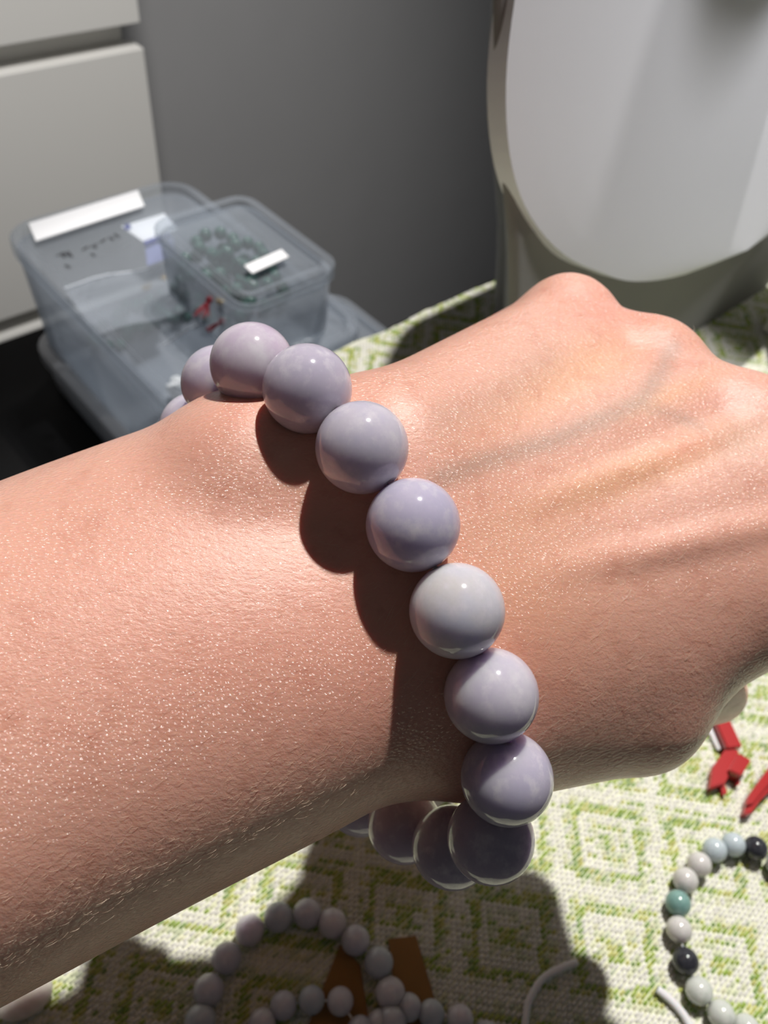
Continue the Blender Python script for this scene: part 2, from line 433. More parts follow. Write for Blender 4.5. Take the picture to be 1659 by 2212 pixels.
def plate(name, quad, th, mat, parent):       # quad: 4 (u,n,z), bent by nothing
    q = [Vector(UN(*p)) for p in quad]; nrm = (q[1]-q[0]).cross(q[3]-q[0]).normalized()*th*M
    V = q+[v+nrm for v in q]; F = [(3,2,1,0), (4,5,6,7), (0,1,5,4), (1,2,6,5), (2,3,7,6), (3,0,4,7)]
    return mesh_obj(name, V, F, mat, parent)
def lidpt(px, py, z): g = ground(px, py, z); return (g.x*.68+g.y*.7332, -g.x*.7332+g.y*.68, z)
lab = plate('label_strip', [lidpt(78, 522, -19.4), lidpt(312, 446, -19.4), lidpt(298, 412, -19.4), lidpt(62, 484, -19.4)], .5, mat_label, b1); lab['label'] = 'long white label strip'
for k in range(2):
    pass
lab2 = plate('label', [lidpt(545, 592, 18.6), lidpt(624, 556, 18.6), lidpt(608, 540, 18.6), lidpt(528, 575, 18.6)], .4, mat_label, b2); lab2['label'] = 'short white label'
# marker notes on the lid of the first box, too blurred to read
def stroke(pts, z, parent, w_=1.3, mat=None):
    pp = [UN(*lidpt(x, y, z)) for x, y in pts]; V, F = tube(pp, w_*.5*M, 6, True, .25); mesh_obj('marker_stroke', V, F, mat or mat_ink, parent)
for pts in ([(122,552),(132,548),(140,556)], [(134,545),(150,552)], [(146,543),(156,555)], [(140,572),(152,578)], [(178,540),(190,532)], [(196,534),(208,526),(206,536)],
            [(196,548),(206,552)], [(216,524),(228,516)], [(236,512),(246,518)], [(246,505),(258,512)]):
    stroke(pts, -22.5, b1)
# paper card with a blue edge inside box 1
pc = empty('price_card', UN(*lidpt(330, 500, -30)))
plate('card_face', [lidpt(320, 530, -26), lidpt(384, 495, -26), lidpt(355, 462, -26), lidpt(262, 490, -26)], .4, mat_label, pc)
plate('card_flap', [lidpt(318, 575, -34), lidpt(378, 552, -34), lidpt(374, 512, -26.5), lidpt(313, 530, -26.5)], .4, plain('pale_blue_paper', srgb(140, 146, 190), .7), pc)
plate('blue_band', [lidpt(313, 530, -25.4), lidpt(370, 510, -25.4), lidpt(366, 502, -25.4), lidpt(310, 522, -25.4)], .3, mat_blue, pc)
plate('blue_mark', [lidpt(270, 498, -25.4), lidpt(284, 494, -25.4), lidpt(280, 484, -25.4), lidpt(268, 488, -25.4)], .3, mat_blue, pc)
tag(pc, 'white price card with a blue band inside the larger frosted box', 'card')

# contents: dark green bead strands, gold charms, red tassels, zip bags, tissue
mat_dg = jade('dark_green_bead_stone', srgb(20, 66, 52), srgb(34, 92, 74), srgb(12, 44, 40), 3.1, .2)
mat_rb = jade('red_bead_stone', srgb(150, 16, 34), srgb(176, 30, 48), srgb(120, 10, 20), 1.1, .2)
sm_bead = sphere_mesh('small_bead', 3.6*M, 14, 8)
def coil(name, c, R, nb, mat, label, cat, group=None, zj=1.0, me=None, rx=1.0):
    e = empty(name, UN(*c))
    for k in range(nb):
        a = 2*math.pi*k/nb
        me_ = (me or sm_bead)
        o = bpy.data.objects.new('bead', me_); C.objects.link(o); o.parent = e
        o.matrix_parent_inverse = Matrix.Identity(4)
        p = (E1*R*rx*math.cos(a)+NN*R*math.sin(a))*M; o.location = (p.x, p.y, (3.6+zj*math.sin(3*a+c[0]))*M)
    e['label'] = label; e['category'] = cat
    if group: e['group'] = group
    return e
sm_bead.materials.append(mat_dg)
gpos = [((181, 300, -19.2), 11.5), ((206, 300, -19.2), 11.5), ((181, 323, -19.2), 11.5), ((206, 323, -19.2), 11.5), ((194, 312, -12), 12), ((183, 318, -5), 11), ((205, 317, -5), 11), ((206, 306, -12), 10), ((193, 322, 2), 10)]
for i, (c, R) in enumerate(gpos):
    coil('bead_bracelet', c, R, int(2*math.pi*R/7.3), None, 'dark green stone bead bracelet coiled inside the small topmost box', 'bracelet', 'dark green bracelets in the topmost box', .6)
for i, (c, R) in enumerate([((185, 412, -92.6), 13), ((212, 408, -92.6), 13), ((262, 300, -92.6), 9), ((160, 404, -92.6), 11), ((200, 404, -85.5), 12), ((176, 402, -85.5), 10)]):
    lbl = 'dark green bead bracelet inside the low round-cornered box' if i == 2 else 'dark green bead bracelet lying inside the larger frosted box'
    coil('bead_bracelet', c, R, int(2*math.pi*R/7.3), None, lbl, 'bracelet', None if i == 2 else 'dark green bracelets in the larger box')
def charm(px, py, z, s, label):
    g = ground(px, py, z)*M; bm = bmesh.new()
    bmesh.ops.create_icosphere(bm, subdivisions=1, radius=s*M); e = empty('gold_charm', g)
    for v in bm.verts: v.co.z *= .5; v.co += Vector(random.uniform(-1, 1) for _ in range(3))*s*.12*M
    o = bm_obj('pendant', bm, mat_gold); o.parent = e
    V, F = tube([Vector((math.cos(a)*s*.5, s*1.3+math.sin(a)*s*.5, 0))*M for a in np.linspace(0, 6.0, 12)], .35*M, 6); o = mesh_obj('ring', V, F, mat_gold); o.parent = e
    tag(e, label, 'charm')
charm(317, 622, -78, 3.6, 'gold charm nearest the left inside the larger frosted box')
charm(352, 600, -78, 2.8, 'small rose-gold ring charm behind the leftmost gold one')
charm(478, 650, 4, 2.6, 'bright gold charm above the red tassels in the small box')
charm(623, 637, -50, 3.0, 'silvery gold charm at the right end of the stack')
def tassel(px, py, z, label, n=26, L=16, da=0):
    g = ground(px, py, z)*M; e = empty('tassel', g)
    bm = bmesh.new(); bmesh.ops.create_uvsphere(bm, u_segments=10, v_segments=8, radius=1.8*M); o = bm_obj('knot', bm, mat_redthread, None, True); o.parent = e
    V = []; F = []
    for k in range(n):
        a = -1.7+da+random.uniform(-.35, .35); l = L*random.uniform(.7, 1)*M
        pts = [Vector((0, 0, 0)), Vector((math.cos(a)*l*.5, math.sin(a)*l*.5, -random.random()*M)), Vector((math.cos(a+random.uniform(-.1, .1))*l, math.sin(a)*l, -2*random.random()*M))]
        v, f = tube(pts, .22*M, 5); o_ = len(V); V += v; F += [tuple(i+o_ for i in q) for q in f]
    o = mesh_obj('thread_fringe', V, F, mat_redthread); o.parent = e; o['kind'] = 'stuff'
    tag(e, label, 'tassel')
tassel(452, 648, 1, 'red thread tassel below the bright gold charm', 16, 13)
tassel(480, 694, -8, 'red thread tassel just behind the foremost lilac bead', 14, 10, -.6)
bm = bmesh.new(); bmesh.ops.create_uvsphere(bm, u_segments=20, v_segments=14, radius=5*M)
o = bm_obj('red_bead', bm, mat_rb, None, True); o.location = ground(547, 684, -70)*M; tag(o, 'round red bead at the right foot of the box stack', 'bead')
def crumple(name, px, py, z, sx, sy, sz, mat, label, cat, rot=.8):
    bm = bmesh.new(); bmesh.ops.create_icosphere(bm, subdivisions=4, radius=1.0)
    for v in bm.verts:
        a = v.co.copy(); k = 1+.22*math.sin(7*a.x+3*a.y)+.15*math.sin(11*a.y-5*a.z)+.1*math.sin(17*a.z+9*a.x); v.co = Vector((a.x*sx*k, a.y*sy*k, a.z*sz*k))*M
    o = bm_obj(name, bm, mat, None, True); o.location = ground(px, py, z)*M; o.rotation_euler.z = rot; return tag(o, label, cat)
crumple('tissue_wad', 640, 745, -70, 12, 9, 7, mat_tissue, 'crumpled white tissue beside the topmost lilac beads', 'tissue')
crumple('tissue_wad', 392, 838, -84, 7, 7, 5, mat_tissue, 'small white tissue scrap behind the rearmost lilac beads', 'tissue')
def zipbag(c, su, sn, rot, label, z):
    n_ = 8; V = []; F = []
    for s_ in (1, -1):
        for i in range(n_+1):
            for j in range(n_+1):
                a = (i/n_-.5)*2; b = (j/n_-.5)*2
                h = 3*(1-a*a)*(1-b*b)*s_+1.2*math.sin(4*a+b*3)
                u = c[0]+su*a*math.cos(rot)-sn*b*math.sin(rot); q = c[1]+su*a*math.sin(rot)+sn*b*math.cos(rot); V.append(UN(u, q, z+4+h))
    m_ = (n_+1)**2
    for s_ in (0, 1):
        for i in range(n_):
            for j in range(n_):
                k = s_*m_+i*(n_+1)+j; F.append((k, k+1, k+n_+2, k+n_+1))
    e = empty('zip_bag', UN(c[0], c[1], z)); mesh_obj('film', V, F, mat_bag, e, True)
    V, F = tube([UN(c[0]+su*a*math.cos(rot)-sn*.9*math.sin(rot), c[1]+su*a*math.sin(rot)+sn*.9*math.cos(rot), z+5+1.2*math.sin(4*a+2.7)) for a in np.linspace(-1, 1, 8)], .6*M, 6); mesh_obj('zip_strip', V, F, mat_label, e)
    tag(e, label, 'bag')
zipbag((182, 300), 28, 22, .1, 'clear zip bag lying under the lid of the larger box', -42)
zipbag((165, 375), 30, 26, -.15, 'clear zip bag toward the far side of the larger box', -50)
zipbag((150, 280), 20, 16, .3, 'clear zip bag at the near corner of the larger box', -66)

# ================================================================ ARM AND HAND (implicit surface)
f32 = np.float32
h = 1.35
xs = np.arange(-245, 112, h, dtype=f32); ys = np.arange(-152, 62, h, dtype=f32); zs_ = np.arange(-206, -84, h, dtype=f32)
def v3(*a): return np.array(a, dtype=f32)
def smin(a, b, k):
    hh_ = np.clip(.5+.5*(b-a)/k, 0, 1); return b*(1-hh_)+a*hh_-k*hh_*(1-hh_)
def cone(p, a, b, r1, r2):
    a = v3(*a); b = v3(*b); ba = b-a; t = np.clip(((p-a)@ba)/(ba@ba), 0, 1)
    d = p-a-t[..., None]*ba
    return np.sqrt((d*d).sum(-1))-(r1+(r2-r1)*t)
def ell(p, c, r, ax=None):
    d = p-v3(*c)
    if ax is not None: d = d@np.array(ax, dtype=f32).T
    r = v3(*r); k0 = np.sqrt(((d/r)**2).sum(-1)); k1 = np.sqrt(((d/(r*r))**2).sum(-1))+1e-6
    return k0*(k0-1)/k1
# forearm stations: centre px, py, depth, half width, half thickness
ST = [(-1700, 2330, 86, 30, 27), (-900, 1960, 94, 31.5, 27), (-240, 1684, 107, 33, 28), (205, 1478, 118, 34.2, 28), (560, 1340, 125.5, 34.0, 27), (760, 1278, 129.5, 32.0, 24), (915, 1222, 130, 28.5, 20), (1060, 1155, 132.5, 23.5, 15), (1240, 1075, 142, 17, 8)]
SPt = np.array([P(a, b, c) for a, b, c, _, _ in ST], dtype=f32); AX = SPt[5]-SPt[2]; AX = AX/np.linalg.norm(AX)
Wd = v3(.42, -.907, 0.02); Wd = Wd-AX*(Wd@AX); Wd /= np.linalg.norm(Wd); Td = np.cross(AX, Wd)
sT = (SPt-SPt[2])@AX
ROLL = np.radians([8, 12, 18, 22, 26, 32, 34, 36, 36])
TAB_S = np.arange(sT[0], sT[-1]+.5, 1.0); TAB = np.stack([np.interp(TAB_S, sT, q) for q in (SPt[:, 0], SPt[:, 1], SPt[:, 2], [q[3] for q in ST], [q[4] for q in ST], ROLL)])
kern = np.exp(-(np.arange(-36, 37)/14.0)**2); kern /= kern.sum()
def sm_(r): return np.convolve(np.concatenate([2*r[0]-r[36:0:-1], r, 2*r[-1]-r[-2:-38:-1]]), kern, 'valid')
TAB = np.stack([sm_(r) for r in TAB])          # stations blended so the forearm has no creases
def forearm(p):
    s = (p-SPt[2])@AX
    cx = [np.interp(s, TAB_S, TAB[i]) for i in range(3)]
    d = p-np.stack(cx, -1); A_ = np.interp(s, TAB_S, TAB[3]); B_ = np.interp(s, TAB_S, TAB[4])
    ro_ = np.interp(s, TAB_S, TAB[5]); dw = d@Wd; dt = d@Td; cr_, sr_ = np.cos(ro_), np.sin(ro_)
    a = np.abs(dw*cr_-dt*sr_)/A_; b = np.abs(dt*cr_+dw*sr_)/B_
    k = (a**2.05+b**2.05)**(1/2.05)
    dd = (k-1)*np.minimum(A_, B_)
    end = np.maximum(s-sT[-1], sT[0]-s)
    return np.maximum(dd, end).astype(f32)
m5b, m4b, m3b, m2b = P(850, 955, 124), P(905, 1090, 122), P(955, 1240, 122), P(1000, 1390, 123.5)
m5h, m4h, m3h, m2h = P(1222, 697, 160), P(1400, 800, 150), P(1600, 935, 141), P(1800, 1110, 134)
HN = v3(.589, .292, .753); HH = v3(.62, .38, -.66); HH = HH-HN*(HH@HN); HH /= np.linalg.norm(HH)
def sdf(p):
    d = forearm(p)
    d = smin(d, cone(p, P(60, 1300, 121), P(500, 1050, 121), 10.5, 10.3), 12); d = smin(d, ell(p, P(545, 1032, 118.5), (11.5, 10.5, 10.5)), 8)             # head of the ulna
    d = smin(d, cone(p, P(560, 1010, 119), P(810, 1010, 119.5), 9.5, 9.5), 8)
    hnd = None
    for a, b, ra, rb_ in ((m5b, m5h, 10.5, 8.4), (m4b, m4h, 11.5, 8.8), (m3b, m3h, 12, 9.6), (m2b, m2h, 11.5, 10)):
        a = v3(*a); b = v3(*b)
        c_ = cone(p, a, b, ra, rb_-.9); hnd = c_ if hnd is None else smin(hnd, c_, 12)
        hnd = smin(hnd, cone(p, a-HN*11, b-HN*12, ra, rb_+1), 8)
    for a0, b0, a, b, ra in ((m5b, m4b, m5h, m4h, 7.4), (m4b, m3b, m4h, m3h, 8.2), (m3b, m2b, m3h, m2h, 8.8)):      # flesh between the metacarpals
        c0 = (v3(*a0)+v3(*b0))/2; c_ = (v3(*a)+v3(*b))/2-HH*4.0; hnd = smin(hnd, cone(p, c0, c_, ra+2.6, ra+1.0), 6)
    for b, r in ((m5h, 9.2), (m4h, 9.6), (m3h, 10.2), (m2h, 10.3)):      # knuckles
        hnd = smin(hnd, np.sqrt(((p-v3(*b)-HN*.6)**2).sum(-1))-r, 4)
    # thumb side
    cmc = v3(*P(1060, 1560, 124)); mcp = v3(*P(1375, 1532, 131)); ip = v3(*P(1448, 1500, 150)); tip = v3(*P(1540, 1492, 168))
    th = smin(cone(p, cmc, mcp, 11.2, 10.0), cone(p, mcp, ip, 9.8, 7.8), 3)
    th = smin(th, cone(p, ip, tip, 7.4, 6.9), 2)
    hnd = smin(hnd, th, 11)
    hnd = smin(hnd, cone(p, P(1060, 1450, 125), P(1840, 1250, 137), 11.5, 10), 13)   # first interosseous muscle
    hnd = smin(hnd, cone(p, v3(*P(1000, 1300, 128)), v3(*P(1350, 1350, 140)), 14, 13), 9)
    d = smin(d, hnd, 11)
    # curled fingers
    for b, r, L1, L2, L3 in ((m5h, 7.6, 32, 18, 14), (m4h, 8.2, 39, 24, 16), (m3h, 8.7, 43, 27, 17), (m2h, 8.8, 40, 23, 16)):
        b = v3(*b); d1 = .30*HH-.95*HN; d2 = -.72*HH-.69*HN; d3 = -.92*HH+.38*HN
        p1 = b+d1*L1; p2 = p1+d2*L2; p3 = p2+d3*L3
        fg = smin(smin(cone(p, b, p1, r+.6, r), cone(p, p1, p2, r, r-.8), 2.5), cone(p, p2, p3, r-.8, r-1.6), 2.5)
        d = smin(d, fg, 2.2)
    # extensor tendons, barely raised
    for b, a0 in ((m5h, P(830, 1000, 112)), (m4h, P(870, 1090, 107)), (m3h, P(900, 1180, 105)), (m2h, P(930, 1290, 105))):
        q0 = v3(*a0); q1 = v3(*b)+HN*7.6
        d = smin(d, cone(p, q0-HN*2.2, q1, .6, 1.7), 3.2)
    return d
G = np.empty((len(xs), len(ys), len(zs_)), dtype=f32)
YZ = np.stack(np.meshgrid(ys, zs_, indexing='ij'), -1)
CH = 12
for i in range(0, len(xs), CH):
    xx = xs[i:i+CH]; p = np.empty((len(xx), len(ys), len(zs_), 3), dtype=f32); p[..., 0] = xx[:, None, None]; p[..., 1:] = YZ
    G[i:i+CH] = sdf(p)
# naive surface nets
ins = G < 0
nx, ny, nz = G.shape
c8 = [(i, j, k) for i in (0, 1) for j in (0, 1) for k in (0, 1)]
cnt = sum(ins[i:nx-1+i, j:ny-1+j, k:nz-1+k].astype(np.int8) for i, j, k in c8)
act = (cnt > 0) & (cnt < 8); idx = np.full(act.shape, -1, np.int64); cells = np.argwhere(act); idx[act] = np.arange(len(cells))
acc = np.zeros((len(cells), 3)); num = np.zeros(len(cells))
for a in c8:
    for ax in range(3):
        if a[ax]: continue
        b = list(a); b[ax] = 1
        va = G[cells[:, 0]+a[0], cells[:, 1]+a[1], cells[:, 2]+a[2]]; vb = G[cells[:, 0]+b[0], cells[:, 1]+b[1], cells[:, 2]+b[2]]
        cr_ = (va < 0) != (vb < 0); t = np.where(cr_, va/np.where(cr_, va-vb, 1), 0)
        q = np.tile(np.array(a, float), (len(cells), 1)); q[:, ax] += t
        acc += q*cr_[:, None]; num += cr_
vp = cells+acc/num[:, None]; vp = np.stack([xs[0]+vp[:, 0]*h, ys[0]+vp[:, 1]*h, zs_[0]+vp[:, 2]*h], 1).astype(f32)
Fq = []
for ax in range(3):
    sl0 = [slice(1, nx-1), slice(1, ny-1), slice(1, nz-1)]; sl0[ax] = slice(0, G.shape[ax]-1); sl1 = list(sl0); sl1[ax] = slice(1, G.shape[ax])
    A0 = ins[tuple(sl0)]; A1 = ins[tuple(sl1)]; e = np.argwhere(A0 != A1); off = np.array([1, 1, 1]); off[ax] = 0; e2_ = e+off
    o1, o2 = [q for q in range(3) if q != ax]
    def cid(d1, d2):
        c = e2_.copy(); c[:, o1] -= d1; c[:, o2] -= d2; return idx[c[:, 0], c[:, 1], c[:, 2]]
    q = np.stack([cid(1, 1), cid(0, 1), cid(0, 0), cid(1, 0)], 1)
    flip = A0[tuple(e.T)] if ax != 1 else ~A0[tuple(e.T)]
    q[~flip] = q[~flip][:, ::-1]
    Fq.append(q)
Fq = np.concatenate(Fq); Fq = Fq[(Fq >= 0).all(1)]
def grad(p, e=.4):
    g = np.stack([sdf(p+v3(*(e if i == j else 0 for j in range(3))))-sdf(p-v3(*(e if i == j else 0 for j in range(3)))) for i in range(3)], 1)
    return g/(2*e)
for _ in range(2):
    g = grad(vp); gn = (g*g).sum(1)+1e-6; st_ = np.clip(sdf(vp)/gn, -.8, .8); vp = (vp-g*st_[:, None]).astype(f32)
nrm = grad(vp); nrm /= np.linalg.norm(nrm, axis=1)[:, None]
RMn = np.array(RMf); Vw = (vp@RMn.T+np.array(cam_loc))*M
me = bpy.data.meshes.new('person'); me.vertices.add(len(Vw)); me.vertices.foreach_set('co', Vw.astype(f32).ravel())
me.loops.add(Fq.size); me.loops.foreach_set('vertex_index', Fq.astype(np.int32).ravel()); me.polygons.add(len(Fq)); me.polygons.foreach_set('loop_start', np.arange(len(Fq), dtype=np.int32)*4)
me.update(calc_edges=True); me.validate(); me.polygons.foreach_set('use_smooth', [True]*len(me.polygons))
print('arm', len(Vw), len(Fq))
# skin tone maps stored on the surface
px_ = 829.5+FPX*vp[:, 0]/-vp[:, 2]; py_ = 1106-FPX*vp[:, 1]/-vp[:, 2]; facing = np.clip(nrm[:, 2]*1.6, 0, 1)
def polyd(pts):
    d = np.full(len(px_), 1e9)
    for (a, b), (c, e) in zip(pts[:-1], pts[1:]):
        ab = np.array([c-a, e-b], float); t = np.clip(((px_-a)*ab[0]+(py_-b)*ab[1])/(ab@ab), 0, 1)
        d = np.minimum(d, np.hypot(px_-a-t*ab[0], py_-b-t*ab[1]))
    return d
def blob(x, y, sx, sy, ang=0):
    c, s = math.cos(ang), math.sin(ang); dx = px_-x; dy = py_-y; a = (dx*c+dy*s)/sx; b = (-dx*s+dy*c)/sy; return np.exp(-(a*a+b*b))
vein = np.exp(-(polyd([(940, 1040), (1040, 1000), (1200, 950), (1300, 905), (1385, 865), (1430, 800), (1450, 750)])/24)**2)*.9
vein = np.maximum(vein, .55*np.exp(-(polyd([(1390, 878), (1450, 895), (1520, 925)])/16)**2))
vein = np.maximum(vein, .35*np.exp(-(polyd([(960, 900), (1080, 850), (1180, 770)])/40)**2))
vein = np.maximum(vein, .45*blob(1600, 950, 70, 60)); vein *= facing
red = .9*blob(1290, 660, 110, 60)+.9*blob(1420, 730, 110, 70, .6)+.7*blob(1490, 965, 70, 30, -.3)+.6*blob(1600, 860, 90, 50)+.35*blob(520, 900, 200, 60, -.4)+.45*blob(1150, 1480, 130, 200)+.4*blob(450, 1350, 500, 300)+.4*blob(900, 1500, 200, 300)
yel = .9*blob(1400, 1010, 260, 45, -.35)+.7*blob(1250, 800, 220, 60, -.5)+.8*blob(1450, 850, 120, 25, -.4)+.5*blob(1100, 1300, 200, 200)
for nm_, arr in (('vein', vein), ('red', red*facing), ('yel', yel*facing)):
    at_ = me.attributes.new(nm_, 'FLOAT', 'POINT'); at_.data.foreach_set('value', np.clip(arr, 0, 1).astype(f32))
m = Mat('skin'); A_ = lambda n_: m.n('ShaderNodeAttribute', attribute_name=n_).outputs['Fac']
base = m.mix(m.noise(55, 4, .6), srgb(224, 168, 148), srgb(232, 178, 158))
base = m.mix(m.math('MULTIPLY', A_('yel'), .65), base, srgb(236, 182, 138))
base = m.mix(m.math('MULTIPLY', A_('red'), .48), base, srgb(222, 140, 122))
base = m.mix(m.math('MULTIPLY', A_('vein'), .65), base, srgb(166, 142, 128))
mott = m.noise(260, 3, .6); base = m.mix(m.math('MULTIPLY', m.ramp(mott, [(.52, (0,0,0,1)), (.75, (1,1,1,1))]), .35), base, srgb(196, 124, 100))
tc = m.n('ShaderNodeTexCoord').outputs['Object']
mp = m.n('ShaderNodeMapping', {'Vector': tc, 'Rotation': (0.3, 0.2, -.45), 'Scale': (1.0, 1.9, 1.5)}).outputs[0]
vor = m.n('ShaderNodeTexVoronoi', {'Vector': mp, 'Scale': 1350.0}, feature='F1').outputs['Distance']
vor2 = m.n('ShaderNodeTexVoronoi', {'Vector': mp, 'Scale': 700.0}, feature='DISTANCE_TO_EDGE').outputs['Distance']
fn = m.noise(1400, 4, .65, mp); wr = m.noise(520, 4, .6, mp)
b1_ = m.bump(vor2, .12, .0003); b2_ = m.bump(wr, .16, .0005, b1_); b3_ = m.bump(fn, .30, .0003, b2_); b4_ = m.bump(vor, 1.0, .00032, b3_)
m.set(Base_Color=base, Roughness=m.math('MULTIPLY_ADD', fn, .2, .32), Subsurface_Weight=.55, Subsurface_Scale=.0018, Normal=b3_)
m.b.inputs['Subsurface Radius'].default_value = (1.0, .36, .18); m.b.inputs['Specular IOR Level'].default_value = .55
m.b.inputs['Coat Weight'].default_value = .62; m.b.inputs['Coat Roughness'].default_value = .20
m.t.links.new(b4_, m.b.inputs['Coat Normal'])
mat_skin = m.m
me.materials.append(mat_skin)
arm = bpy.data.objects.new('person', me); C.objects.link(arm)
sub = arm.modifiers.new('smooth', 'SUBSURF'); sub.levels = 1; sub.render_levels = 1
tag(arm, 'bare left forearm and loosely closed hand reaching in, back of the hand turned up', 'person')
# fine vellus hair
vis = (nrm[:, 2] > .45) & (px_ > -60) & (px_ < 1720) & (py_ > 560) & (py_ < 2260)
wgt = np.where(px_ < 900, 1.0, .25)+.5*blob(1450, 1380, 330, 230)+.0
wgt = wgt*vis/np.maximum(vp[:, 2]**2, 1); wgt /= wgt.sum()
NH = 3800; pick = rng.choice(len(vp), NH, p=wgt); V = []; F = []
for i in pick:
    p0 = vp[i].astype(float)+rng.normal(0, .5, 3); n_ = nrm[i].astype(float); p0 = p0-n_*np.dot(p0-vp[i], n_)
    x, y = px_[i], py_[i]
    if x < 820: dimg = np.array([-1, -.10-.35*(1200-y)/800*(y < 1200)-.12*(y > 1200), 0]) if x < 700 else np.array([-.7, -.6, 0])
    else: dimg = np.array([.62, .78, 0])
    if y < 1050 and x < 700: dimg = np.array([-.8, -.45, 0])
    dimg = dimg+rng.normal(0, .22, 3); t = dimg-n_*np.dot(dimg, n_); t /= np.linalg.norm(t)+1e-9
    L_ = rng.uniform(.4, 1.2) if x < 820 else rng.uniform(.8, 2.2)
    if rng.random() < .07: L_ *= 1.8
    b_ = np.cross(n_, t); cv = rng.normal(0, .15); w_ = rng.uniform(.009, .016)
    k0 = len(V)
    for s in (0, .5, 1):
        c = p0+t*L_*s+n_*(.03+L_*.14*math.sin(s*2.2))+b_*cv*L_*s*s; wd = w_*(1-.6*s)
        for a in (0, 2.1, 4.2): V.append(c+wd*(b_*math.cos(a)+n_*math.sin(a)))
    for r_ in (0, 3):
        for a in range(3): F.append((k0+r_+a, k0+r_+(a+1) % 3, k0+r_+3+(a+1) % 3, k0+r_+3+a))
V = (np.array(V)@RMn.T+np.array(cam_loc))*M
mat_hair = Mat('vellus_hair').set(Base_Color=srgb(238, 214, 190), Roughness=.28).m
ho = mesh_obj('fine_hair', V, F, mat_hair, arm); ho['kind'] = 'stuff'

# ================================================================ LILAC BRACELET ON THE WRIST
BR = 6.1; BD = 12.1
PX = [(424, 926), (476, 829), (545, 788), (664, 840), (782, 967), (892, 1134), (987, 1319), (1061, 1502), (1095, 1681), (1060, 1811), (976, 1830), (874, 1782)]
# depths follow from neighbouring beads touching
k0 = 5; Z = [0]*12; Z[k0] = 101.4; Z[6] = 100.0
def solve(prev, px, py, sign):
    a = ((px-829.5)/FPX, (1106-py)/FPX, -1); A2 = sum(q*q for q in a); B2 = -2*sum(q*w_ for q, w_ in zip(a, prev)); C2 = sum(q*q for q in prev)-BD*BD
    D = B2*B2-4*A2*C2
    return (-B2+math.sqrt(max(D, 0)))/(2*A2)
for i in range(7, 12): Z[i] = solve(P(*PX[i-1], Z[i-1]), *PX[i], 1)
for i in range(4, -1, -1): Z[i] = solve(P(*PX[i+1], Z[i+1]), *PX[i], 1)
print('bead depths', [round(z, 1) for z in Z])
pts = [np.array(P(*PX[i], Z[i])) for i in range(12)]
print('bead-skin', [round(float(v), 1) for v in sdf(np.array(pts, dtype=f32))])
# hidden beads behind the wrist: a smooth arc from the last back to the first
a, b = pts[-1], pts[0]; ta = a-pts[-2]; tb_ = b-pts[1]
def arc(s, k):
    c1 = a+ta/np.linalg.norm(ta)*k; c2 = b+tb_/np.linalg.norm(tb_)*k
    return (1-s)**3*a+3*(1-s)**2*s*c1+3*(1-s)*s*s*c2+s**3*b
best = None
for nb in range(5, 9):
    for k in np.arange(10, 60, 1.0):
        q = np.array([arc(s, k) for s in np.linspace(0, 1, 200)]); Lc = np.linalg.norm(np.diff(q, axis=0), axis=1).sum()
        e = abs(Lc-BD*(nb+1)*1.005)
        if best is None or e < best[0]: best = (e, nb, k, q)
_, nb, k, q = best; cl = np.r_[0, np.cumsum(np.linalg.norm(np.diff(q, axis=0), axis=1))]
for j in range(1, nb+1): s = cl[-1]*j/(nb+1); pts.append(np.array([np.interp(s, cl, q[:, i]) for i in range(3)]))
cen = sum(pts)/len(pts); br = empty('bead_bracelet', cam2w(cen))
tag(br, 'polished lilac jade bead bracelet worn on the wrist, each bead large and round', 'bracelet')
bme = sphere_mesh('lilac_bead', BR*M, 48, 32, .6*M)
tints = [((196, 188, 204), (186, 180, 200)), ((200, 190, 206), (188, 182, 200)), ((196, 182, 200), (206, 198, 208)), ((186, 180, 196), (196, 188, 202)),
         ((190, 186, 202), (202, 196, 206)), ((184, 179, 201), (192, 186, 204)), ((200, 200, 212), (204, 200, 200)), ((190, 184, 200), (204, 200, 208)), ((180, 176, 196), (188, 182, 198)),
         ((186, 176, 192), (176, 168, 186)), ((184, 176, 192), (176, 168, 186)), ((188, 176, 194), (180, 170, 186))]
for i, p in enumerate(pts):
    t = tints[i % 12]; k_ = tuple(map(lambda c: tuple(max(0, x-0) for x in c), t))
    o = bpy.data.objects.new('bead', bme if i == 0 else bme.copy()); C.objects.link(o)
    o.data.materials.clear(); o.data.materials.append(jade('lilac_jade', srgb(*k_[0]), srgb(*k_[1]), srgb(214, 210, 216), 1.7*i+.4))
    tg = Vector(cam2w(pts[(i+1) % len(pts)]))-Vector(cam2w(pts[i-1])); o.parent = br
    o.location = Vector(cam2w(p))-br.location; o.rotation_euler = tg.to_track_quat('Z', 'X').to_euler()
V, F = tube([cam2w(p) for p in pts+[pts[0]]], .35*M, 8); mesh_obj('elastic_thread', V, F, mat_cord, br)

